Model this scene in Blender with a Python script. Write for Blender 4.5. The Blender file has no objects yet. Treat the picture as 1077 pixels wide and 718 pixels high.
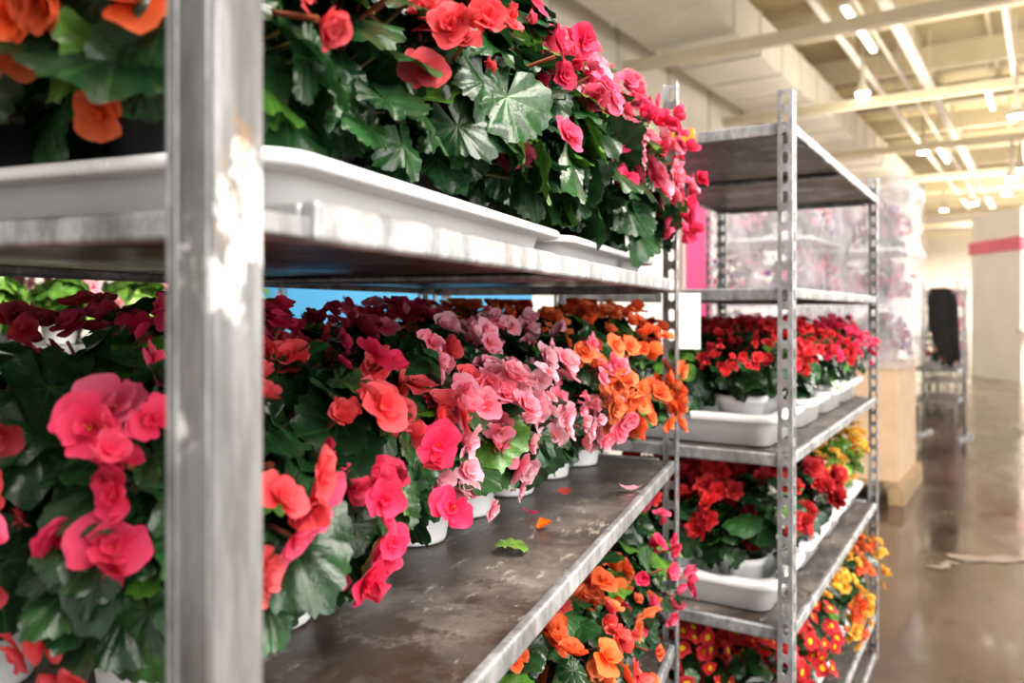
import bpy, bmesh, math, numpy as np
from mathutils import Matrix, Vector
HC=1.36
# ---------------------------------------------------------------- materials
def newmat(name):
    m=bpy.data.materials.new(name); m.use_nodes=True
    nt=m.node_tree; b=nt.nodes.get('Principled BSDF'); return m,nt,b
def N(nt,t,**k):
    n=nt.nodes.new(t)
    for a,v in k.items(): setattr(n,a,v)
    return n
def ramp(nt,fac,stops):
    r=N(nt,'ShaderNodeValToRGB'); e=r.color_ramp.elements
    while len(e)<len(stops): e.new(0.5)
    for i,(p,c) in enumerate(stops):
        e[i].position=p; e[i].color=(c[0],c[1],c[2],1)
    nt.links.new(fac,r.inputs[0]); return r.outputs[0]
def noise(nt,scale,detail=4,rough=.55,vec=None,coord='Object',mapscale=None):
    n=N(nt,'ShaderNodeTexNoise'); n.inputs['Scale'].default_value=scale; n.inputs['Detail'].default_value=detail
    n.inputs['Roughness'].default_value=rough
    if vec is None:
        tc=N(nt,'ShaderNodeTexCoord'); vec=tc.outputs[coord]
    if mapscale:
        mp=N(nt,'ShaderNodeMapping'); mp.inputs['Scale'].default_value=mapscale
        nt.links.new(vec,mp.inputs[0]); vec=mp.outputs[0]
    nt.links.new(vec,n.inputs['Vector']); return n.outputs[0]
def bump(nt,b,h,s=.2,d=.01):
    n=N(nt,'ShaderNodeBump'); n.inputs['Strength'].default_value=s; n.inputs['Distance'].default_value=d
    nt.links.new(h,n.inputs['Height']); nt.links.new(n.outputs[0],b.inputs['Normal'])
def mix(nt,fac,a,b_,bt='MIX'):
    mx=N(nt,'ShaderNodeMix',data_type='RGBA',blend_type=bt)
    for s,i in ((fac,0),(a,6),(b_,7)):
        if hasattr(s,'node'): nt.links.new(s,mx.inputs[i])
        else: mx.inputs[i].default_value=s if i==0 else (*s,1)
    return mx.outputs[2]
def simple(name,c,rough=.5,metal=0,var=.12,scale=6,bs=0,ms=None,spec=None):
    m,nt,b=newmat(name)
    f=noise(nt,scale,mapscale=ms)
    lo=[x*(1-var*1.5) for x in c]; hi=[min(1,x*(1+var)) for x in c]
    nt.links.new(ramp(nt,f,[(.3,lo),(.7,hi)]),b.inputs['Base Color'])
    b.inputs['Roughness'].default_value=rough; b.inputs['Metallic'].default_value=metal
    if bs: bump(nt,b,f,bs,.005)
    return m
M={}
# galvanised steel
def galv(name,white=0.0):
    m,nt,b=newmat(name)
    a=noise(nt,24,7,.7,mapscale=(1,1,.12) if white else (1,1,.5)); 
    if white: col=ramp(nt,a,[(.3,(.07,.066,.062)),(.5,(.21,.21,.22)),(.7,(.48,.48,.50))])
    else: col=ramp(nt,a,[(.30,(.11,.112,.115)),(.5,(.30,.31,.33)),(.70,(.58,.60,.63))])
    g=noise(nt,5,6,.7,mapscale=(1,1,.4)); col=mix(nt,ramp(nt,g,[(.5,(0,0,0)),(.72,(.7,.7,.7) if white else (.5,.5,.5))]),col,(.16,.12,.09))
    b.inputs['Metallic'].default_value=.75
    if white:
        w=noise(nt,11,9,.72,mapscale=(1,1,.55))
        wr=ramp(nt,w,[(.57,(0,0,0)),(.59,(1,1,1))])
        col=mix(nt,wr,col,(.56,.55,.53))
        ru=noise(nt,17,6,.7,mapscale=(1.3,1,.35)); col=mix(nt,ramp(nt,ru,[(.60,(0,0,0)),(.69,(.8,.8,.8))]),col,(.32,.2,.11))
        inv=N(nt,'ShaderNodeMath',operation='MULTIPLY_ADD'); nt.links.new(wr,inv.inputs[0]); inv.inputs[1].default_value=-.75; inv.inputs[2].default_value=.8
        nt.links.new(inv.outputs[0],b.inputs['Metallic'])
    nt.links.new(col,b.inputs['Base Color'])
    r=N(nt,'ShaderNodeMapRange'); nt.links.new(a,r.inputs[0]); r.inputs[3].default_value=.65; r.inputs[4].default_value=.38
    nt.links.new(r.outputs[0],b.inputs['Roughness']); bump(nt,b,a,.2,.002)
    return m
M['steel']=galv('galvanised_steel'); M['steelw']=galv('galvanised_steel_paint_marks',1)
# worn deck
m,nt,b=newmat('worn_dirty_deck')
a=noise(nt,6,10,.72); c1=ramp(nt,a,[(.32,(.022,.017,.014)),(.5,(.06,.047,.040)),(.62,(.12,.10,.088)),(.75,(.26,.23,.21))])
s=noise(nt,55,5,.7,mapscale=(1,.35,1)); c2=mix(nt,ramp(nt,s,[(.58,(0,0,0)),(.66,(.8,.8,.8))]),c1,(.27,.235,.205))
d=noise(nt,3.5,9,.78); c3=mix(nt,ramp(nt,d,[(.49,(0,0,0)),(.55,(.9,.9,.9))]),c2,(.030,.018,.012))
nt.links.new(c3,b.inputs['Base Color'])
r=N(nt,'ShaderNodeMapRange'); nt.links.new(a,r.inputs[0]); r.inputs[1].default_value=.3; r.inputs[2].default_value=.7; r.inputs[3].default_value=.18; r.inputs[4].default_value=.55
b.inputs['Specular IOR Level'].default_value=.4
nt.links.new(r.outputs[0],b.inputs['Roughness']); bump(nt,b,s,.3,.003); M['ply']=m
M['white']=simple('white_plastic',(.82,.83,.86),.35,0,.05,8)
M['black']=simple('black_plastic',(.02,.02,.022),.4,0,.1)
M['rubber']=simple('wheel_rubber',(.05,.05,.055),.6)
M['card']=simple('cardboard',(.66,.47,.31),.8,0,.1,5,.2)
M['wood']=simple('pallet_wood',(.4,.27,.15),.8,0,.25,12,.3,(1,8,1))
M['paper']=simple('white_paper',(.85,.85,.84),.7,0,.03)
M['kraft']=simple('trodden_paper',(.30,.235,.18),.7,0,.2,9)
M['orange']=simple('orange_label',(.9,.3,.02),.5,0,.05)
M['blue']=simple('blue_board',(.08,.36,.66),.45,0,.08,2)
M['magenta']=simple('magenta_board',(.55,.03,.16),.5,0,.08,2)
M['red']=simple('pink_sign_paint',(.80,.10,.17),.4,0,.08,2)
M['wallw']=simple('white_wall_panels',(.87,.83,.76),.6,0,.05,1.2)
M['duct']=simple('sheet_metal_duct',(.66,.63,.56),.45,.1,.06,2)
M['beam']=simple('painted_beam',(.62,.55,.40),.5,0,.06,2)
M['ceil']=simple('ceiling_sheeting',(.46,.38,.22),.65,0,.1,1.2)
M['cloth']=simple('black_cloth',(.012,.012,.014),.85,0,.2,8,.4)
M['soil']=simple('potting_soil',(.03,.018,.01),.95,0,.3,60,.6)
# floor
m,nt,b=newmat('wet_polished_concrete_floor')
a=noise(nt,.9,9,.7); c1=ramp(nt,a,[(.3,(.034,.021,.015)),(.52,(.072,.047,.034)),(.72,(.14,.098,.074))])
nt.links.new(c1,b.inputs['Base Color']); s=noise(nt,1.4,9,.72,mapscale=(1,.6,1))
r=N(nt,'ShaderNodeMapRange'); nt.links.new(s,r.inputs[0]); r.inputs[1].default_value=.38; r.inputs[2].default_value=.66; r.inputs[3].default_value=.05; r.inputs[4].default_value=.34
nt.links.new(r.outputs[0],b.inputs['Roughness']); bump(nt,b,s,.10,.01); b.inputs['Specular IOR Level'].default_value=.85; b.inputs['Specular Tint'].default_value=(1,.93,.86,1); M['floor']=m
# petals
m,nt,b=newmat('flower_petals')
at=N(nt,'ShaderNodeAttribute',attribute_name='col'); nt.links.new(at.outputs['Color'],b.inputs['Base Color'])
b.inputs['Roughness'].default_value=.55; b.inputs['Specular IOR Level'].default_value=.12
tr=N(nt,'ShaderNodeBsdfTranslucent'); nt.links.new(at.outputs['Color'],tr.inputs[0])
ms=N(nt,'ShaderNodeMixShader'); ms.inputs[0].default_value=.38
out=nt.nodes['Material Output']; nt.links.new(b.outputs[0],ms.inputs[1]); nt.links.new(tr.outputs[0],ms.inputs[2]); nt.links.new(ms.outputs[0],out.inputs[0]); M['petal']=m
# leaves
m,nt,b=newmat('begonia_leaves')
at=N(nt,'ShaderNodeAttribute',attribute_name='col'); ax=N(nt,'ShaderNodeAttribute',attribute_name='aux')
sx=N(nt,'ShaderNodeSeparateXYZ'); nt.links.new(ax.outputs['Vector'],sx.inputs[0])
vr=ramp(nt,sx.outputs[0],[(0,(1,1,1)),(.07,(0,0,0))])
lt=mix(nt,1.0,at.outputs['Color'],(.02,.045,.012),'ADD')
c=mix(nt,vr,at.outputs['Color'],lt)
nz=noise(nt,60,5,.65); c=mix(nt,.75,c,ramp(nt,nz,[(.35,(.4,.45,.45)),(.65,(1.35,1.35,1.2))]),'MULTIPLY')
nt.links.new(c,b.inputs['Base Color']); b.inputs['Roughness'].default_value=.27; b.inputs['Specular IOR Level'].default_value=.42
bump(nt,b,nz,.45,.004)
tr=N(nt,'ShaderNodeBsdfTranslucent'); nt.links.new(c,tr.inputs[0])
ms=N(nt,'ShaderNodeMixShader'); ms.inputs[0].default_value=.14
out=nt.nodes['Material Output']; nt.links.new(b.outputs[0],ms.inputs[1]); nt.links.new(tr.outputs[0],ms.inputs[2]); nt.links.new(ms.outputs[0],out.inputs[0]); M['leaf']=m
# plastic wrap
m,nt,b=newmat('clear_plastic_wrap')
tp=N(nt,'ShaderNodeBsdfTransparent'); tp.inputs[0].default_value=(.94,.94,.96,1)
b.inputs['Base Color'].default_value=(.82,.79,.85,1); b.inputs['Roughness'].default_value=.25
nz=noise(nt,5,5,.6,mapscale=(1,1,.4)); bump(nt,b,nz,1,.08)
ms=N(nt,'ShaderNodeMixShader'); nt.links.new(ramp(nt,nz,[(.35,(.15,.15,.15)),(.65,(.5,.5,.5))]),ms.inputs[0])
out=nt.nodes['Material Output']; nt.links.new(tp.outputs[0],ms.inputs[1]); nt.links.new(b.outputs[0],ms.inputs[2]); nt.links.new(ms.outputs[0],out.inputs[0]); M['wrap']=m
def emis(name,c,s):
    m,nt,b=newmat(name); b.inputs['Emission Color'].default_value=(*c,1); b.inputs['Emission Strength'].default_value=s; b.inputs['Base Color'].default_value=(*c,1); return m
M['lamp']=emis('lamp_diffuser',(1,.95,.85),16); M['strip']=emis('strip_light_diffuser',(1,.96,.88),3)

# ---------------------------------------------------------------- helpers
def link(o,parent=None):
    bpy.context.collection.objects.link(o)
    if parent: o.parent=parent
    return o
def empty(name,loc,rz):
    e=bpy.data.objects.new(name,None); e.empty_display_size=.1; e.location=loc; e.rotation_euler=(0,0,rz); return link(e)
def frommesh(name,bm,mats,parent=None,loc=(0,0,0),rz=0,smooth=False,bevel=0):
    bmesh.ops.recalc_face_normals(bm,faces=bm.faces)
    me=bpy.data.meshes.new(name); bm.to_mesh(me); bm.free()
    for q in (mats if isinstance(mats,list) else [mats]): me.materials.append(q)
    if smooth:
        for p in me.polygons: p.use_smooth=True
    o=bpy.data.objects.new(name,me); o.location=loc; o.rotation_euler=(0,0,rz); link(o,parent)
    if bevel:
        bv=o.modifiers.new('bevel','BEVEL'); bv.width=bevel; bv.segments=3; bv.limit_method='ANGLE'
    return o
def addbox(bm,x0,x1,y0,y1,z0,z1,mi=0):
    vs=[bm.verts.new(p) for p in [(x0,y0,z0),(x1,y0,z0),(x1,y1,z0),(x0,y1,z0),(x0,y0,z1),(x1,y0,z1),(x1,y1,z1),(x0,y1,z1)]]
    for f in [(0,3,2,1),(4,5,6,7),(0,1,5,4),(1,2,6,5),(2,3,7,6),(3,0,4,7)]:
        bm.faces.new([vs[i] for i in f]).material_index=mi
def boxes(name,bs,mats,parent=None,loc=(0,0,0),rz=0,bevel=0):
    bm=bmesh.new()
    for q in bs: addbox(bm,*q)
    return frommesh(name,bm,mats,parent,loc,rz,bevel=bevel)
def rrect(cx,cy,hx,hy,r,z,n=5):
    pts=[]
    for k,(sx,sy) in enumerate([(1,1),(-1,1),(-1,-1),(1,-1)]):
        for i in range(n+1):
            a=math.pi/2*(k+i/n)
            pts.append((cx+sx*(hx-r)+r*math.cos(a),cy+sy*(hy-r)+r*math.sin(a),z))
    return pts
def circ(cx,cy,r,z,n=24): return [(cx+r*math.cos(2*math.pi*i/n),cy+r*math.sin(2*math.pi*i/n),z) for i in range(n)]
def loft(bm,loops,mi=0,cap0=True,cap1=True):
    L=[[bm.verts.new(p) for p in lp] for lp in loops]
    n=len(L[0])
    for a,b in zip(L,L[1:]):
        for i in range(n): 
            f=bm.faces.new([a[i],a[(i+1)%n],b[(i+1)%n],b[i]]); f.material_index=mi; f.smooth=True
    if cap0: bm.faces.new(L[0]).material_index=mi
    if cap1: bm.faces.new(L[-1]).material_index=mi
# ---------------------------------------------------------------- trolley
def perf_strip(bm,o,d,w,z0,z1,pitch=.04,hw=.006,hh=.013):
    o=Vector(o); d=Vector(d); n=int((z1-z0)/pitch)
    P=lambda a,z:(o.x+d.x*a,o.y+d.y*a,z)
    for i in range(n):
        za=z0+i*pitch; zc=za+pitch/2; zb=za+pitch
        out=[(w,zc),(w,zb),(w/2,zb),(0,zb),(0,zc),(0,za),(w/2,za),(w,za)]
        inn=[(w/2+hw*(1 if k in(0,1,7) else -1 if k in(3,4,5) else 0),zc+hh*(1 if k==2 else -1 if k==6 else .75 if k in(1,3) else -.75 if k in (5,7) else 0)) for k in range(8)]
        ov=[bm.verts.new(P(*q)) for q in out]; iv=[bm.verts.new(P(*q)) for q in inn]
        for k in range(8): bm.faces.new([ov[k],ov[(k+1)%8],iv[(k+1)%8],iv[k]])
def post(name,parent,x,y,sx,sy,z0,z1,plain=False):
    bm=bmesh.new()
    if plain:
        w=.0265
        xa,xb=sorted((x,x+sx*w)); ya,yb=sorted((y,y+sy*.034))
        addbox(bm,xa,xb,ya,yb,z0,z1)
        o=frommesh(name,bm,M['steelw'],parent,bevel=.004)
        bm=bmesh.new(); q=x+sx*w; q2=x+sx*(w+.0035)
        addbox(bm,min(q,q2),max(q,q2),min(y+.001,y+sy*.024),max(y+.001,y+sy*.024),z0,z1)
        for a_ in (.004,.0215):
            addbox(bm,min(x+sx*a_,x+sx*(a_+.0015)),max(x+sx*a_,x+sx*(a_+.0015)),min(y-.0012*sy,y),max(y-.0012*sy,y),z0,z1)
        frommesh(name+'_lip',bm,M['steel'],parent,bevel=.0008)
        return o
    perf_strip(bm,(x,y,0),(sx,0,0),.028,z0,z1); perf_strip(bm,(x,y,0),(0,sy,0),.032,z0,z1)
    perf_strip(bm,(x+sx*.028,y,0),(0,sy,0),.012,z0,z1,hw=.001,hh=.001)
    bmesh.ops.remove_doubles(bm,verts=bm.verts,dist=.0002)
    o=frommesh(name,bm,M['steel'],parent)
    s=o.modifiers.new('sol','SOLIDIFY'); s.thickness=.0025; s.offset=0
    return o
def shelf(name,parent,W,L,z,ys=.006):
    boxes(name+'_deck',[(-W+.012,-.012,ys+.012,L-.02,z-.012,z-.002)],M['ply'],parent,bevel=.001)
    T=.022; e=.018 if ys>.02 else .026
    boxes(name+'_frame',[(-.013,-.001,max(.036,ys),L-.036,z-T,z+.002),(-W+.001,-W+.013,max(.036,ys),L-.036,z-T,z+.002),
        (-W+.012,-.012,ys,ys+.014,z-e,z+.001),(-W+.036,-.036,L-.022,L-.006,z-T-.004,z+.001),
        (-W+.01,-.01,L*.5-.02,L*.5+.02,z-T,z-.0125)],M['steel'],parent,bevel=.004)
    boxes(name+'_hooks',[(-.035,-.006,.02,ys+.03,z-T+.002,z-.008),(-.045,-.005,L-.045,L-.02,z-T-.002,z-.006),
        (-W+.006,-W+.035,.02,ys+.03,z-T+.002,z-.008),(-W+.005,-W+.045,L-.045,L-.02,z-T-.002,z-.006)],M['steel'],parent,bevel=.002)
def trolley(name,P,rz,W,L,levels,ztop,plain=False,ys=.006):
    e=empty(name,(P[0],P[1],0),rz)
    post('post_1',e,0,0,-1,1,.17,ztop,plain); post('post_2',e,-W,0,1,1,.17,ztop,plain)
    post('post_3',e,0,L,-1,-1,.17,ztop); post('post_4',e,-W,L,1,-1,.17,ztop)
    for i,z in enumerate(levels): shelf('shelf_%d'%(i+1),e,W,L,z,ys)
    shelf('base',e,W,L,.2)
    bm=bmesh.new()
    for (x,y) in [(-.07,.1),(-W+.07,.1),(-.07,L-.1),(-W+.07,L-.1)]:
        addbox(bm,x-.03,x+.03,y-.03,y+.03,.16,.176,0)
        addbox(bm,x-.026,x-.021,y-.02,y+.02,.06,.16,0); addbox(bm,x+.021,x+.026,y-.02,y+.02,.06,.16,0)
        lp=[]
        for (xx,r) in [(-.016,.055),(-.012,.0625),(.012,.0625),(.016,.055)]:
            lp.append([(x+xx,y+r*math.cos(2*math.pi*i/24),.0635+r*math.sin(2*math.pi*i/24)) for i in range(24)])
        loft(bm,lp,1)
    frommesh('castors',bm,[M['steel'],M['rubber']],e)
    return e
RZ1=-math.atan2(314,830); RZ2=-math.atan2(516,830)
P0=(-.131,.35); P2=(.568,1.6)
def W1(x,y): 
    c,s=math.cos(RZ1),math.sin(RZ1); return (P0[0]+c*x-s*y,P0[1]+s*x+c*y)
def W2(x,y,P=P2):
    c,s=math.cos(RZ2),math.sin(RZ2); return (P[0]+c*x-s*y,P[1]+s*x+c*y)
ZA,ZB,ZC=HC+.058,HC-.296,HC-.655
trolley('plant_trolley',P0,RZ1,.565,1.31,[ZA,ZB,ZC],HC+.47,True,ys=.078)
TA,TB,TC,TD,TE=HC+.385,HC+.045,HC-.297,HC-.655,HC-1.03
trolley('plant_trolley',P2,RZ2,.55,1.3,[TA,TB,TC,TD,TE],HC+.47)
# ---------------------------------------------------------------- trays
def tray(x,y,z,hx,hy,h,rz,rimw=.018,side=.022):
    bm=bmesh.new(); r=.035
    L=[rrect(0,0,hx-side-.006,hy-side-.006,r,0),rrect(0,0,hx-side,hy-side,r,h*.72),rrect(0,0,hx-side+.002,hy-side+.002,r,h*.74),rrect(0,0,hx-.003,hy-.003,r,h*.74),rrect(0,0,hx,hy,r,h*.78),rrect(0,0,hx,hy,r,h-.002),
       rrect(0,0,hx-.002,hy-.002,r,h),rrect(0,0,hx-rimw-.01,hy-rimw-.01,r,h),rrect(0,0,hx-rimw-.013,hy-rimw-.013,r,h-.003),rrect(0,0,hx-side-.010,hy-side-.010,r,.010),]
    loft(bm,L)
    return frommesh('plant_tray',bm,M['white'],None,(x,y,z),rz)
for i,(y0,y1) in enumerate(((.092,.66),(.668,1.27))):
    x,y=W1(-.285,(y0+y1)/2); t_=tray(x,y,ZA+.001,.248,(y1-y0)/2,.037,RZ1)
    if i==0:
        cu=bpy.data.curves.new('embossed_text','FONT'); cu.body='E U R O'; cu.size=.0085; cu.extrude=.0006; cu.align_x='CENTER'
        to=bpy.data.objects.new('embossed_lettering',cu); link(to,t_); cu.materials.append(M['white'])
        to.location=(.105,-(y1-y0)/2-.0002,.0298); to.rotation_euler=(math.pi/2,0,0)
for z in (TC,TD,TE):
    for yc in (.2,.53,.86,1.15):
        x,y=W2(-.275,yc); tray(x,y,z+.001,.235,.15 if yc<1 else .125,.07,RZ2)
# ---------------------------------------------------------------- plants
def nrm(v): return v/np.linalg.norm(v)
def leaf_template(rng,nth=96,nr=6):
    th=np.linspace(-math.radians(171),math.radians(171),nth+1)
    va=np.radians(np.array([-128,-82,-40,0,38,80,130])+rng.normal(size=7)*7)
    a=np.abs(th)
    base=.74+.15*np.exp(-(a/.35)**2)+.06*np.exp(-((a-1.0)/.4)**2)-.14*np.clip((a-1.9)/1.0,0,1)
    dv=np.min(np.abs(th[:,None]-va[None,:]),axis=1)
    lobe=np.clip(1-dv/.36,0,1)**1.1*rng.uniform(.3,.8)
    i=np.arange(nth+1)
    saw=(i%4)/3.0-.5
    irr=sum(rng.normal()*.035*np.sin(th*k+rng.random()*6) for k in (1,2,3,5))
    r=base*(.93+.11*lobe+irr)*(1+.07*saw*(rng.random(nth+1)*.8+.6)+.018*np.where(i%2==0,1,-1))
    r*=1+.22*np.sign(rng.random()-.5)*np.sin(th)
    rings=np.linspace(0.01,1,nr+1)
    V=[];A=[]
    c1=rng.uniform(.05,.4); c2=rng.uniform(0,.4); ph=rng.random()*6; ph2=rng.random()*6; k1=rng.uniform(.03,.08)
    for q in rings:
        x=np.sin(th)*r*q; y=np.cos(th)*r*q
        z=.04*np.clip(dv/.36,0,1.2)*q*(1.2-.4*q) - c1*(x*x)*1.1 - c2*y*y*np.sign(y+.01)*1.0 + k1*np.sin(th*4+ph)*q**3+k1*np.sin(th*2+ph2)*q*q+.035*np.sin(th*11+ph2)*q**4+.05*q
        V.append(np.stack([x,y,z],1)); A.append(np.stack([np.clip(dv*q*2.2,0,1),np.full_like(x,q),np.zeros_like(x)],1))
    V=np.concatenate(V); A=np.concatenate(A); n=nth+1; F=[]
    for k in range(nr):
        for i in range(nth): F.append((k*n+i,k*n+i+1,(k+1)*n+i+1,(k+1)*n+i))
    return V,np.array(F),A
def petal(L,Wd,elev,curl,cup,az,ns=6,nw=6,rng=None,rd=.32):
    s=np.linspace(0,1,ns+1)[:,None]; t=np.linspace(-1,1,nw+1)[None,:]
    hw=Wd*np.sqrt(np.clip(1-((s-.6)/.63)**2,0.02,1))
    x=hw*t
    z=cup*(x*x)/max(Wd,.01)
    ph=rng.random()*6 if rng is not None else 0
    z=z+.06*L*np.sin(t*4+ph)*s**2+.035*L*np.sin(t*8+ph*2)*s**3
    ang=elev+curl*s
    ds=L/ns; cy=np.zeros(ns+1); cz=np.zeros(ns+1)
    for i in range(1,ns+1):
        cy[i]=cy[i-1]+ds*math.cos(ang[i,0]); cz[i]=cz[i-1]+ds*math.sin(ang[i,0])
    q=rd*L*s*s*t*t
    yy=cy[:,None]-np.sin(ang)*z-q*np.cos(ang); zz=cz[:,None]+np.cos(ang)*z-q*np.sin(ang)
    V=np.stack([x+0*yy,yy,zz],-1).reshape(-1,3)
    c,sn=math.cos(az),math.sin(az)
    V=V@np.array([[c,sn,0],[-sn,c,0],[0,0,1]])
    f=(np.clip(s,0,1)*.75+.25*np.abs(t)*s).reshape(-1)
    F=[(i*(nw+1)+j,i*(nw+1)+j+1,(i+1)*(nw+1)+j+1,(i+1)*(nw+1)+j) for i in range(ns) for j in range(nw)]
    return V,np.array(F),f
def flower_template(rng,kind):
    Vs=[];Fs=[];fs=[];o=0
    if kind=='bego': spec=[(4,1.05,.66,.12,.15,.25),(4,.8,.52,.45,.35,.4),(3,.52,.36,.85,.45,.6)]; q=(6,6)
    elif kind=='open': spec=[(2,1.15,.80,.05,.25,.18),(2,.95,.62,.2,.3,.25),(3,.5,.34,.7,.4,.5)]; q=(6,6)
    elif kind=='cup': spec=[(4,1.05,.70,.5,.35,.35),(3,.8,.52,.85,.35,.5)]; q=(6,6)
    elif kind=='bud': spec=[(2,.95,.66,1.0,.75,.7),(2,.7,.4,1.2,.4,.7)]; q=(5,5)
    elif kind=='small': spec=[(5,1.0,.5,.25,.2,.2),(5,.7,.4,.7,.3,.4)]; q=(3,3)
    elif kind=='carn': spec=[(7,1.0,.45,.05,.2,.1),(7,.95,.42,.4,.2,.2),(6,.85,.4,.8,.1,.3),(5,.75,.34,1.15,.1,.4)]; q=(3,4)
    elif kind=='prim': spec=[(5,1.0,.56,.15,-.2,.1)]; q=(4,4)
    elif kind=='low': spec=[(5,1.0,.6,.15,.3,.2),(4,.6,.45,.8,.4,.5)]; q=(2,2)
    for (n,L,Wd,el,cu,cp) in spec:
        a0=rng.random()*6.28
        for k in range(n):
            V,F,f=petal(L*rng.uniform(.82,1.12),Wd*rng.uniform(.8,1.12),el+rng.uniform(-.2,.25),cu+rng.uniform(-.35,.3),cp,a0+k*2*math.pi/n+rng.uniform(-.25,.25),q[0],q[1],rng)
            Vs.append(V);Fs.append(F+o);fs.append(f);o+=len(V)
    if kind in('prim','open'):
        for k in range(5):
            V,F,f=petal(.34 if kind=='prim' else .16,.26 if kind=='prim' else .1,.35 if kind=='prim' else .9,-.5,0,k*1.2566,2,2,rng)
            if kind=='prim': V[:,2]+=.06
            Vs.append(V);Fs.append(F+o);fs.append(f*0-1);o+=len(V)
    return np.concatenate(Vs),np.concatenate(Fs),np.concatenate(fs)
R0=np.random.default_rng(11)
LEAF=[leaf_template(R0) for _ in range(12)]; LEAFL=[leaf_template(R0,18,2) for _ in range(4)]; LEAFM=[leaf_template(R0,36,3) for _ in range(6)]
FL={k:[flower_template(R0,k) for _ in range(8)] for k in ('bego','open','cup','bud','small','carn','prim','low')}
def frame(n,t):
    n=nrm(n); t=t-n*np.dot(n,t); t=nrm(t); x=np.cross(t,n); return np.stack([x,t,n])
class MB:
    def __init__(s): s.V=[];s.F=[];s.C=[];s.A=[];s.Mi=[];s.o=0
    def add(s,V,F,C,A,mi):
        s.V.append(V);s.F.append(F+s.o);s.o+=len(V);s.C.append(C);s.A.append(A);s.Mi.append(np.full(len(F),mi))
    def obj(s,name,loc,mats):
        V=np.concatenate(s.V).astype(np.float32);F=np.concatenate(s.F).astype(np.int32);C=np.concatenate(s.C);A=np.concatenate(s.A);Mi=np.concatenate(s.Mi).astype(np.int32)
        me=bpy.data.meshes.new(name); me.vertices.add(len(V)); me.vertices.foreach_set('co',V.ravel())
        me.loops.add(F.size); me.loops.foreach_set('vertex_index',F.ravel())
        me.polygons.add(len(F)); me.polygons.foreach_set('loop_start',(np.arange(len(F))*4).astype(np.int32))
        for q in mats: me.materials.append(q)
        me.polygons.foreach_set('material_index',Mi); me.polygons.foreach_set('use_smooth',np.ones(len(F),bool))
        ca=me.color_attributes.new(name='col',type='FLOAT_COLOR',domain='POINT'); ca.data.foreach_set('color',np.concatenate([C,np.ones((len(C),1))],1).astype(np.float32).ravel())
        aa=me.attributes.new('aux','FLOAT_VECTOR','POINT'); aa.data.foreach_set('vector',A.astype(np.float32).ravel())
        me.update(calc_edges=True); me.validate()
        o=bpy.data.objects.new(name,me); o.location=loc; return link(o)
def tube(mb,pts,r,col,mi,n=5):
    pts=np.array(pts); V=[]
    for i,p in enumerate(pts):
        d=pts[min(i+1,len(pts)-1)]-pts[max(i-1,0)]; d=nrm(d); a=nrm(np.cross(d,[.3,.9,.1])); b=np.cross(d,a)
        for k in range(n):
            w=2*math.pi*k/n; V.append(p+r*(math.cos(w)*a+math.sin(w)*b))
    V=np.array(V); F=np.array([(i*n+k,i*n+(k+1)%n,(i+1)*n+(k+1)%n,(i+1)*n+k) for i in range(len(pts)-1) for k in range(n)])
    mb.add(V,F,np.tile(col,(len(V),1)),np.ones((len(V),3)),mi)
def revolve(mb,prof,mi,n=22):
    V=[];m=len(prof)
    for (r,z) in prof:
        for k in range(n): w=2*math.pi*k/n; V.append((r*math.cos(w),r*math.sin(w),z))
    V=np.array(V); F=np.array([(i*n+k,i*n+(k+1)%n,(i+1)*n+(k+1)%n,(i+1)*n+k) for i in range(m-1) for k in range(n)])
    mb.add(V,F,np.ones((len(V),3))*.5,np.ones((len(V),3)),mi)
COL={'dred':(.42,.002,.012),'red':(.74,.006,.010),'coral':(.87,.050,.060),'hot':(.88,.020,.13),'pink':(.92,.20,.33),'lpink':(.94,.48,.58),
 'orange':(.95,.16,.012),'apric':(.94,.26,.06),'yellow':(.95,.62,.05),'salmon':(.90,.11,.09),'mag':(.60,.006,.085),'lilac':(.55,.35,.7),'rpink':(.90,.07,.20)}
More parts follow.
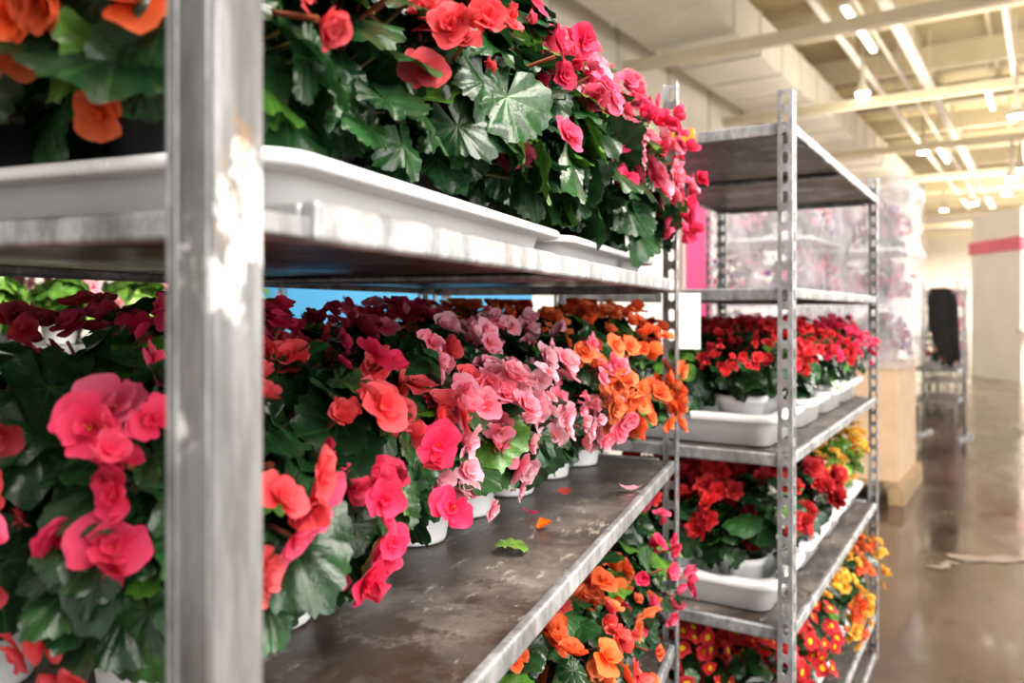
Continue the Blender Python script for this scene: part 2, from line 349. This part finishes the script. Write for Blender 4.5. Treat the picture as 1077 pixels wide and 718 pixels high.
def plant(name,loc,R,H,cols,seed,nleaf=45,ncl=9,per=6,fs=.023,F=(0.9,-.4),kind='bego',leafs=.054,zc=.12,low=False,lean=.03,pot='white',potr=.055,poth=.095,zmax=None,extra=None,
          leafc=((.007,.031,.011),(.024,.088,.024)),nback=-.5,stems=True,elmin=-.15,zmin=.004,mid=False,edge=None,dmin=-.6,zover=-.04):
    rng=np.random.default_rng(seed); mb=MB(); F=np.array([F[0],F[1],0.]); F=F/np.linalg.norm(F)
    c=np.array([0,0,zc])+F*lean
    Hr=H-zc
    revolve(mb,[(.001,0),(potr*.72,0),(potr*.74,.004),(potr*.95,poth*.82),(potr*1.04,poth*.83),(potr*1.07,poth),(potr*.98,poth),(potr*.95,poth*.9)],2)
    revolve(mb,[(potr*.95,poth*.88),(potr*.5,poth*.92),(.001,poth*.93)],3)
    LT=LEAFL if low else LEAFM if mid else LEAF
    k=0;tries=0
    while k<nleaf and tries<nleaf*6:
        tries+=1
        d=rng.normal(size=3); d/=np.linalg.norm(d)
        if d[2]<dmin or np.dot(d,F)<nback: continue
        q=rng.uniform(.62,1.0); vr=Hr if d[2]>0 else (zc-.02)
        p=c+np.array([d[0]*R*q,d[1]*R*q,d[2]*vr*q])
        hz=np.array([d[0],d[1],0]); hz=hz/(np.linalg.norm(hz)+1e-6)
        n=d*.85+np.array([0,0,.65])+rng.normal(size=3)*.36
        t=hz*.8+np.array([0,0,-.7])+rng.normal(size=3)*.5
        s=leafs*rng.uniform(.5,1.25)
        B=frame(n,t); V,Fa,A=LT[rng.integers(len(LT))]
        if rng.random()<.5: V=V*np.array([-1,1,1])
        Vw=V*s*np.array([rng.uniform(.85,1.1),1,1]); Vw=Vw@B+ (p-hz*s*.35)
        if zmax: Vw[:,2]=np.minimum(Vw[:,2],zmax)
        if edge is None: Vw[:,2]=np.maximum(Vw[:,2],zmin)
        else: Vw[:,2]=np.maximum(Vw[:,2],np.where(Vw[:,:2]@F[:2]>edge,zover,zmin))
        m=rng.random()**1.8; lc=np.array(leafc[0])*(1-m)+np.array(leafc[1])*m
        if rng.random()<.08 and leafc[0][0]<.02: lc=np.array([.07,.19,.025])
        Cc=np.tile(lc,(len(V),1)); mb.add(Vw,Fa,Cc,A,0)
        if stems and not low:
            b0=Vw[0]; tube(mb,[np.array([0,0,poth*.9]),(b0+np.array([0,0,poth]))*.5+np.array([0,0,.01]),b0],.0022,np.array([.12,.10,.03]),0,4)
        k+=1
    cl=[]
    for i in range(ncl):
        for _ in range(80):
            d=rng.normal(size=3); d/=np.linalg.norm(d)
            if d[2]>elmin and np.dot(d,F)>nback*.6: break
        cl.append((c+np.array([d[0]*(R+.015),d[1]*(R+.015),d[2]*(Hr)]),d,cols[rng.integers(len(cols))],per))
    if extra:
        for (dx,dy,dz,cn,nn) in extra:
            p=np.array([dx,dy,dz]); cl.append((p,nrm(p-c),cn,nn))
    for (p,d,cn,nn) in cl:
        base=np.array(COL[cn])
        if stems and not low: tube(mb,[np.array([0,0,poth*.9]),c*.5+p*.5+np.array([0,0,.015]),p-d*.01],.0022,np.array([.30,.09,.05]),1,4)
        nf=max(1,int(nn*rng.uniform(.7,1.3)))
        for j in range(nf):
            off=rng.normal(size=3)*fs*1.1; off-=d*np.dot(off,d)*.6
            q=p+off; 
            if zmax: q[2]=min(q[2],zmax-.012)
            q[2]=max(q[2],.02)
            kk=kind
            if kind=='bego':
                u=rng.random(); kk='bego' if u<.22 else 'open' if u<.60 else 'cup' if u<.80 else 'bud'
            if low: kk='low'
            V,Fa,f=FL[kk][rng.integers(8)]
            n=d+F*.25+np.array([0,0,.1])+rng.normal(size=3)*.55
            B=frame(n,rng.normal(size=3)+.01)
            s=fs*rng.uniform(.75,1.15)*(.75 if kk=='bud' else 1)
            Vw=V*s@B+q
            if zmax: Vw[:,2]=np.minimum(Vw[:,2],zmax)
            Vw[:,2]=np.maximum(Vw[:,2],.004)
            br=rng.uniform(.72,1.12); b1=np.minimum(base*br,.97)
            lt=cn in('pink','lpink'); md=cn in('rpink','coral')
            if kk=='bud' and not lt: b1=b1*np.array([.85,.6,.6])
            deep=b1*(np.array([1,.42,.5]) if lt else np.array([.88,.5,.6])); edge_=b1+(1-b1)*np.array([.05,.07,.08])*(3.2 if lt else 1.3 if md else .8)
            ff=np.clip(f,0,1)[:,None]; C=deep*(1-ff)+edge_*ff
            C=np.where(f[:,None]<-.5,np.array([[.9,.6,.03]]),C)
            mb.add(Vw,Fa,np.clip(C,0,1),np.ones((len(V),3)),1)
    return mb.obj(name,loc,[M['leaf'],M['petal'],M[pot],M['soil']])
F1=(.935,-.354)
ZM=.318
def p1(x,y,z,R,H,cols,seed,**k):
    w=W1(x,y); return plant('potted_begonia',(w[0],w[1],z),R,H,cols,seed,F=k.pop('F',F1),**k)
mid=[(-.24,.205,.12,.25,['hot','coral','rpink'],1),(-.24,.345,.12,.25,['hot','coral'],2),(-.24,.49,.125,.27,['coral','rpink'],3),
     (-.235,.635,.125,.27,['pink','lpink','lpink'],4),(-.23,.78,.13,.27,['pink','lpink','lpink'],5),(-.215,.925,.14,.28,['lpink','pink','apric'],6),
     (-.2,1.07,.14,.30,['apric','orange'],7),(-.18,1.2,.14,.31,['orange','apric'],8),
     (-.38,.16,.12,.28,['hot','mag','dred'],21),(-.38,.30,.12,.29,['hot','mag'],22),(-.38,.45,.12,.30,['mag','hot'],23),(-.38,.60,.12,.30,['dred','mag'],24),
     (-.38,.75,.13,.31,['dred','mag','pink'],25),(-.37,.90,.13,.31,['pink','orange'],26),(-.36,1.05,.13,.31,['apric','orange'],27),(-.36,1.19,.13,.31,['orange'],28),
     (-.50,.22,.11,.29,['dred','mag'],31),(-.50,.42,.11,.30,['dred'],32),(-.50,.65,.11,.30,['dred'],33),(-.50,.9,.11,.30,['mag'],34),(-.50,1.13,.11,.3,['orange'],35)]
for (x,y,R,H,cs,sd) in mid:
    front=x>-.3
    ex=None
    if sd==1: ex=[(.02,-.12,.15,'hot',5),(-.02,-.12,.08,'coral',5),(.03,-.12,.2,'rpink',5)]
    if sd==2: ex=[(.117,-.087,.14,'hot',9),(.105,-.092,.09,'hot',7),(.09,-.10,.21,'coral',6)]
    if sd==3: ex=[(.10,-.08,.20,'coral',7),(.124,-.055,.12,'lpink',8),(.11,-.05,.215,'pink',6),(.12,-.04,.16,'pink',7)]
    if sd==4: ex=[(.11,-.10,.19,'lpink',9),(.12,-.09,.13,'pink',8),(.13,-.04,.09,'lpink',7),(.10,-.03,.23,'pink',7)]
    if sd==5: ex=[(.12,-.09,.13,'lpink',8),(.12,-.04,.19,'lpink',8)]
    if sd==6: ex=[(.12,-.09,.22,'apric',7),(.13,-.08,.14,'lpink',7)]
    p1(x,y,ZB,R,H,cs,sd,nleaf=115 if front else 50,ncl=(6 if y<.6 else 10 if y<1 else 14) if front else 11,per=5 if y<.6 else 6,zmax=ZM,lean=.035 if front else .01,zc=.13,
       fs=.0215 if y<.6 else .0205,extra=ex,mid=not front,elmin=-.15 if y>.6 else -.25,leafs=.054,dmin=-.32 if front and y>.4 else -.6)
top=[(-.19,.18,['orange','apric','coral'],41),(-.19,.31,['coral'],42),(-.18,.48,['coral','hot'],43),(-.17,.64,['coral','rpink'],44),(-.165,.80,['pink','rpink'],45),(-.16,.95,['rpink','hot','pink'],46),(-.155,1.09,['rpink','hot','pink'],47),(-.15,1.22,['hot','rpink'],48),
     (-.33,.18,['apric','orange'],51),(-.35,.32,['coral'],52),(-.35,.46,['coral'],53),(-.35,.63,['coral'],54),(-.35,.82,['rpink'],55),(-.34,1.0,['rpink'],56),(-.34,1.2,['rpink'],57),(-.46,.19,['red','orange'],58),(-.48,.35,['coral'],59)]
for (x,y,cs,sd) in top:
    w=W1(x,y); near=y<.4; first=y<.2; fr=x>-.3 and y>.3
    ex=None
    if sd==41: ex=[(-.03,-.125,.085,'orange',5),(.024,-.125,.115,'coral',5),(-.055,-.12,.115,'apric',4),(.0,-.12,.14,'orange',4)]
    if sd==51: ex=[(.064,-.135,.125,'apric',4),(.03,-.13,.11,'hot',3)]
    if sd==43: ex=[(.045,-.14,.19,'coral',6),(.10,.0,.215,'rpink',7),(.11,-.06,.235,'coral',6)]
    if sd==44: ex=[(.10,.03,.265,'rpink',7),(.11,-.07,.24,'rpink',7),(.125,-.03,.195,'pink',6)]
    if sd==45: ex=[(.06,-.10,.26,'rpink',7),(.12,-.04,.225,'pink',7)]
    if sd==46: ex=[(.09,.01,.245,'rpink',7),(.14,-.06,.20,'pink',7),(.15,-.04,.14,'rpink',5)]
    if sd==47: ex=[(.16,-.06,.14,'pink',6),(.165,-.05,.09,'rpink',6),(.13,-.03,.22,'rpink',6)]
    if sd==48: ex=[(.16,-.06,.17,'rpink',6),(.165,-.05,.11,'hot',6),(.15,-.03,.24,'pink',6)]
    plant('potted_begonia',(w[0],w[1],ZA+.0125),.12 if near else .15,.30 if near else .335,cs,sd,F=(.45,-.9) if first else F1,nleaf=80 if near else 115,ncl=9 if near else 10,per=5,fs=.021,leafs=.058,lean=.02 if near else .035,zc=.12,pot='black',poth=.08,elmin=-.05 if near else .0,extra=ex,zmin=.030,
      edge=(abs(x)-.034) if fr else None,zover=-.035)
for (x,y,cs,sd) in [(-.16,.6,['orange'],61),(-.16,.78,['orange','salmon'],62),(-.15,.94,['orange','apric'],63),(-.14,1.1,['orange','hot'],64),(-.14,1.23,['rpink','hot'],65),(-.33,.7,['orange'],66),(-.33,.9,['orange'],67),(-.33,1.1,['hot'],68),(-.16,.4,['orange'],69)]:
    p1(x,y,ZC,.13,.28,cs,sd,nleaf=65,ncl=10,per=5,fs=.021,zmax=.32)
F2=(.6,-.8)
def p2(name,x,y,z,cs,sd,**k):
    w=W2(x,y); return plant(name,(w[0],w[1],z+.0125),k.pop('R',.1),k.pop('H',.24),cs,sd,F=F2,zmin=.02,mid=True,**k)
sd=100
for yi,y in enumerate((.13,.30,.48,.66,.84,1.02,1.18)):
    for xi,x in enumerate((-.14,-.28,-.42)):
        sd+=1
        p2('potted_kalanchoe',x,y,TC,['red'] if y<.6 else ['hot','rpink'] if y>.8 else ['hot','red'],sd,nleaf=50,ncl=10,per=10,fs=.014,kind='small',leafs=.044,R=.105,H=.25,elmin=.1,stems=False,nback=-1,zc=.14)
        if yi<4 or x<-.4:
            p2('potted_carnation',x,y,TD,['red'],sd+200,nleaf=50,ncl=8,per=3,fs=.028,kind='carn',leafs=.044,R=.105,H=.27,elmin=.2,stems=False,nback=-1,zc=.14)
        else:
            p2('potted_chrysanthemum',x,y,TD,['yellow'],sd+200,nleaf=40,ncl=11,per=5,fs=.016,kind='small',leafs=.04,R=.1,H=.27,elmin=.0,stems=False,leafc=((.05,.12,.01),(.14,.3,.03)),nback=-1,zc=.14)
        if y<.6:
            p2('potted_primrose',x,y,TE,['red'],sd+400,nleaf=40,ncl=13,per=4,fs=.022,kind='prim',leafs=.04,R=.105,H=.29,elmin=.1,stems=False,nback=-1,zc=.14)
        else:
            p2('potted_marigold',x,y,TE,['orange','yellow','apric'],sd+400,nleaf=44,ncl=12,per=5,fs=.022,kind='small',leafs=.04,R=.12,H=.33,elmin=-.1,stems=False,nback=-1,zc=.16,lean=.04)
# fallen petals + leaf on the middle shelf
bm_=MB(); rngp=np.random.default_rng(5)
for (x,y,cn,s) in [(-.10,.73,'orange',.022),(-.03,1.0,'lpink',.028),(-.12,.93,'salmon',.018),(-.13,.8,'rpink',.02)]:
    V,F,f=petal(1,.7,.1,.6,.5,rngp.random()*6,5,5,rngp); w=W1(x,y)
    V=V*s; V[:,2]+=ZB+.001-V[:,2].min(); V[:,0]+=w[0]; V[:,1]+=w[1]
    bm_.add(V,F,np.tile(COL[cn],(len(V),1)),np.ones((len(V),3)),1)
V,F,A=LEAF[2]; w=W1(-.10,.62); V=V*.03; V[:,2]+=ZB+.001-V[:,2].min(); V[:,0]+=w[0]; V[:,1]+=w[1]
bm_.add(V,F,np.tile((.12,.22,.04),(len(V),1)),A,0)
bm_.obj('fallen_petals',(0,0,0),[M['leaf'],M['petal']])
# ---------------------------------------------------------------- price card + label
w=W1(0,1.31)
boxes('price_card',[(-.045,.035,-.001,.001,-.115,.0)],M['paper'],None,(w[0]+.02,w[1]+.05,HC+.035),RZ1)
w=W2(-.235,-.0)
boxes('orange_shelf_label',[(-.03,.03,-.003,.0055,-.02,.012)],M['orange'],None,(w[0],w[1],TA-.004),RZ2)
# ---------------------------------------------------------------- hall
RH=-math.atan2(562,830)
def WH(v,u):
    c,s=math.cos(RH),math.sin(RH); return (c*v-s*u,s*v+c*u)
def hall(name,bs,mat,bevel=0,z=0): return boxes(name,bs,mat,None,(0,0,z),RH,bevel)
hall('floor',[(-7,14,-8,62,-.1,0)],M['floor'])
hall('wall_left',[(-6.8,-6.6,-8,62,0,8.6)],M['wallw'])
hall('wall_far',[(-7,14,60,60.3,0,8.6)],M['wallw'])
hall('ceiling',[(-7,14,-8,62,8.5,8.7)],M['ceil'])
hall('trim_wall_seams',[(-6.6,-6.57,u,u+.06,0,8.5) for u in np.arange(-6,60,2.4)],M['duct'])
hall('ceiling_purlins',[(v,v+.10,-8,60,8.2,8.5) for v in np.arange(-6,13,1.6)],M['beam'])
hall('roof_beams',[(-6.6,14,u,u+.18,5.85,6.05) for u in (13.5,)]+[(-6.6,14,u,u+.16,5.9,6.1) for u in np.arange(19,60,6)]+[(-6.6,14,u,u+.25,7.6,8.2) for u in np.arange(3,60,4)],M['beam'])
hall('ventilation_duct',[(-6.1,-4.5,-8,40,6.2,7.0)]+[(-6.13,-4.47,u,u+.06,6.17,7.03) for u in np.arange(-6,40,1.5)],M['duct'])
bm=bmesh.new()
for (v,z,r) in ((-2.4,6.9,.12),(-3.6,7.1,.08),(-.6,6.6,.05),(-3.1,7.4,.05)):
    loft(bm,[[(v+r*math.cos(t),u,z+r*math.sin(t)) for t in np.linspace(0,2*math.pi,12,endpoint=False)] for u in (8,56)])
    for u in range(10,56,3): addbox(bm,v-.015,v+.015,u,u+.03,z,8.3)
frommesh('ceiling_pipes',bm,M['duct'],None,(0,0,0),RH)
for i,(v,u,z) in enumerate([(-.5,19,5.3),(-1.2,34,5.6),(-3,26,6),(-.6,27,5.4),(-2.3,45,5.4),(-3.6,38,5.6),(-1.0,50,5.4),(-.7,38,4.9),(-.7,23,4.6),(-3.4,19,6.2),(-2.2,33,5.2)]):
    x,y=WH(v,u); bm=bmesh.new()
    loft(bm,[circ(0,0,.03,1.0),circ(0,0,.05,.3),circ(0,0,.15,.05),circ(0,0,.16,.0)],0)
    loft(bm,[circ(0,0,.14,-.03),circ(0,0,.14,-.001)],1)
    frommesh('high_bay_lamp',bm,[M['duct'],M['lamp']],None,(x,y,z))
for (v,u0) in ((-3.0,15),(-3.0,30),(-1.2,22)):
    x,y=WH(v,u0); e=empty('strip_light',(x,y,6.8),RH)
    boxes('housing',[(-.08,.08,0,3,0,.08),(-.01,.01,.4,.42,.08,.8),(-.01,.01,2.6,2.62,.08,.8)],M['duct'],e)
    boxes('tube',[(-.04,.04,.05,2.95,-.04,-.001)],M['strip'],e)
def wbox(name,px0,px1,Y,z0,z1,mat,th=.04,rz=0):
    x0=(px0-538.5)/830*Y; x1=(px1-538.5)/830*Y
    return boxes(name,[((x0-x1)/2,(x1-x0)/2,0,th,z0,z1)],mat,None,((x0+x1)/2,Y,0),rz)
wbox('blue_partition_board',255,560,3.4,0,1.62,M['blue'])
wbox('magenta_partition_board',722,750,4.6,0,2.1,M['magenta'])
wbox('white_partition_board',560,719,4.8,0,2.2,M['wallw'])
# background trolley on left with green plants
PB=(-1.35,1.9)
e=trolley('plant_trolley',(PB[0],PB[1]),RZ1,.55,1.3,[HC-.1,HC-.5,.6,HC+.18],HC+.5)
sd=700
for z in (HC-.1,HC+.18,HC-.5):
    for y in (.15,.4,.65,.9,1.15):
        for x in (-.13,-.4):
            sd+=1; c,s=math.cos(RZ1),math.sin(RZ1); X,Y=PB[0]+c*x-s*y,PB[1]+s*x+c*y
            plant('potted_foliage_plant',(X,Y,z),.12,.22,['yellow','lpink'] if z<HC else ['hot','rpink'],sd,nleaf=40,ncl=4 if z<HC else 10,per=3,fs=.022,low=True,leafs=.06,leafc=((.1,.25,.04),(.3,.5,.1)),nback=-1)
PB2=W2(-.75,.55)
trolley('plant_trolley',PB2,RZ2,.55,1.3,[TA-.3,TC],HC+.47)
# wrapped pallets
def wrapped(X,Y,rz,cols,sd,zt=2.25):
    e=empty('plastic_wrapped_flower_pallet',(X,Y,0),rz)
    bs=[]
    for k in range(5): bs.append((-.4+k*.17,-.4+k*.17+.11,-.5,.5,.12,.145))
    for q in (-.4,-.06,.3): bs.append((q,q+.1,-.5,.5,0,.12))
    boxes('pallet',bs,M['wood'],e)
    boxes('carton',[(-.36,.36,-.45,.45,.147,.975)],M['card'],e,bevel=.01)
    boxes('carton_tape',[(-.03,.03,-.452,.452,.3,.98)],M['beam'],e)
    rng=np.random.default_rng(sd)
    for z in (.985,1.4,1.8):
        if z>1: boxes('shelf_board',[(-.36,.36,-.45,.45,z-.02,z)],M['white'],e)
        for x in (-.2,.15):
            for y in (-.28,0,.28):
                o=plant('bouquet',(x,y,z),.16,.33,cols,int(rng.integers(9999)),nleaf=14,ncl=14,per=4,fs=.03,low=True,leafs=.06,nback=-1); o.parent=e
    bm=bmesh.new(); loops=[]
    for k in range(14):
        z=.95+k*(zt-.95)/13; g=rng.uniform(-.02,.02)
        base=rrect(0,0,.41+g,.5+g,.06,z,6); loops.append([(a+rng.uniform(-.012,.012),b+rng.uniform(-.012,.012),c_) for a,b,c_ in base])
    loft(bm,loops,0,False,True); frommesh('plastic_film',bm,M['wrap'],e,smooth=True)
for (X,Y,cs,s) in [(2.66,6.1,['lilac','lpink','mag'],1),(1.7,5.2,['lilac','lpink','pink'],2),(3.55,8.2,['lpink','pink','lilac'],3)]:
    wrapped(X,Y,RH,cs,s,2.3)
# loaded stock trolleys further back
for (X,Y,s) in ((5.6,9.9,1),(7.3,12.8,2),(9.3,16.8,3)):
    trolley('plant_trolley',(X,Y),RH,.55,1.3,[.6,1.0,1.35],1.75)
    rng=np.random.default_rng(s); c,s_=math.cos(RH),math.sin(RH)
    for z in (.6,1.0,1.35):
        for y in (.2,.5,.8,1.1):
            x=-.27; plant('potted_begonia',(X+c*x-s_*y,Y+s_*x+c*y,z+.001),.17,.28,[['pink','lpink'],['hot','rpink'],['lilac','lpink']][rng.integers(3)],int(rng.integers(9999)),nleaf=16,ncl=9,per=4,fs=.03,low=True,leafs=.06,nback=-1)
# clothes stand with black cloth
def cloth_stand(X,Y):
    e=empty('black_cloth_on_stand',(X,Y,0),RH-.2)
    bm=bmesh.new()
    for sx in(-.2,.2):
        loft(bm,[circ(sx,0,.014,.0,10),circ(sx,0,.014,1.56,10)]); addbox(bm,sx-.02,sx+.02,-.25,.25,0,.03)
    addbox(bm,-.215,.215,-.014,.014,1.54,1.568)
    frommesh('stand',bm,M['steel'],e)
    bm=bmesh.new(); n=40; loops=[]
    for (z,a,b_,ox) in [(.80,.05,.04,.10),(.88,.10,.05,.07),(1.0,.13,.055,.03),(1.2,.15,.05,.0),(1.4,.15,.045,-.01),(1.52,.14,.03,-.02),(1.575,.13,.022,-.03),(1.60,.08,.012,-.05)]:
        loops.append([(a*math.cos(t)+ox,(b_+.018*math.sin(9*t+z*2)*(1.7-z))*math.sin(t)+.02*math.sin(14*a*math.cos(t)*3)*(1.7-z),z-.05*math.cos(3*t)*(z<.85)) for t in np.linspace(0,2*math.pi,n,endpoint=False)])
    loft(bm,loops); frommesh('cloth',bm,M['cloth'],e,smooth=True)
cloth_stand(4.65,8.5)
# booth at right with pink sign
e=empty('white_booth_with_pink_sign',(10.85,15.6,0),0)
boxes('booth_body',[(-1.3,1.3,-.8,.8,0,2.5),(-1.3,1.3,-.8,.8,2.75,3.3)],M['wallw'],e)
boxes('booth_sign',[(-1.34,1.34,-.84,.84,2.5,2.75)],M['red'],e)
boxes('booth_counter',[(-1.4,1.4,-1.0,-.8,.95,1.0)],M['duct'],e)
def litter(X,Y,L,w,rz,n=26):
    bm=bmesh.new(); prev=None
    for i in range(n+1):
        t=i/n; cx=(t-.5)*L; cy=.02*math.sin(t*7+X); z=.002+.004*abs(math.sin(t*13+Y))
        ww=w*(.7+.5*math.sin(t*9)**2); a=bm.verts.new((cx,cy-ww/2,z)); b=bm.verts.new((cx,cy+ww/2,.002+.004*abs(math.cos(t*11))))
        if prev: bm.faces.new([prev[0],a,b,prev[1]])
        prev=(a,b)
    frommesh('crumpled_paper_strip',bm,M['kraft'],None,(X,Y,0),rz,smooth=True)
litter(2.65,4.3,.5,.10,-.2)
litter(2.3,4.2,.2,.05,.4)
# ---------------------------------------------------------------- lights
def area(name,loc,rot,sx,sy,p,c=(1,.96,.9)):
    l=bpy.data.lights.new(name,'AREA'); l.shape='RECTANGLE'; l.size=sx; l.size_y=sy; l.energy=p; l.color=c
    o=bpy.data.objects.new(name,l); o.location=loc; o.rotation_euler=rot; return link(o)
area('added_soft_key',(1.5,-.5,5.2),(math.radians(15),math.radians(14),0),3,3,650,(1,.94,.85))  # added soft key above the plants, out of view, not a fixture of the hall
side_fill=area('added_side_fill',(2.6,-1.6,2.3),(0,0,0),2.4,2.0,125,(1,.97,.92))  # added fill to brighten plants under the shelves; no window stands here
side_fill.rotation_euler=(Vector((.1,.9,1.25))-Vector(side_fill.location)).to_track_quat('-Z','Y').to_euler()
for u,pw in ((6,1),(18,1.1),(32,2.2),(48,4.2)):
    x,y=WH(-1,u); area('added_ceiling_fill',(x,y,5.4),(math.pi,0,RH),6,6,260*pw,(1,.91,.75))  # added upward fill that brightens the ceiling, no real uplighter
    x,y=WH(4.5,u)
    if u>6: area('added_hall_fill',(x,y,5.3),(0,0,RH),6,6,3000*pw,(1,.94,.84))  # added fill panels off to the right, brighten the far hall
w=bpy.data.worlds.new('World'); bpy.context.scene.world=w; w.use_nodes=True
w.node_tree.nodes['Background'].inputs[0].default_value=(1,.95,.88,1); w.node_tree.nodes['Background'].inputs[1].default_value=1.0
# ---------------------------------------------------------------- camera
cd=bpy.data.cameras.new('camera'); cd.sensor_width=36; cd.lens=36*830/1077; cd.shift_y=-33/1077; cd.clip_start=.02
cd.dof.use_dof=True; cd.dof.focus_distance=.88; cd.dof.aperture_fstop=4.6
cam=bpy.data.objects.new('camera',cd); cam.location=(0,0,HC); cam.rotation_euler=(math.pi/2,0,0); link(cam)
sc=bpy.context.scene; sc.camera=cam
sc.view_settings.view_transform='Standard'; sc.view_settings.exposure=0.3
print('SCRIPT DONE')
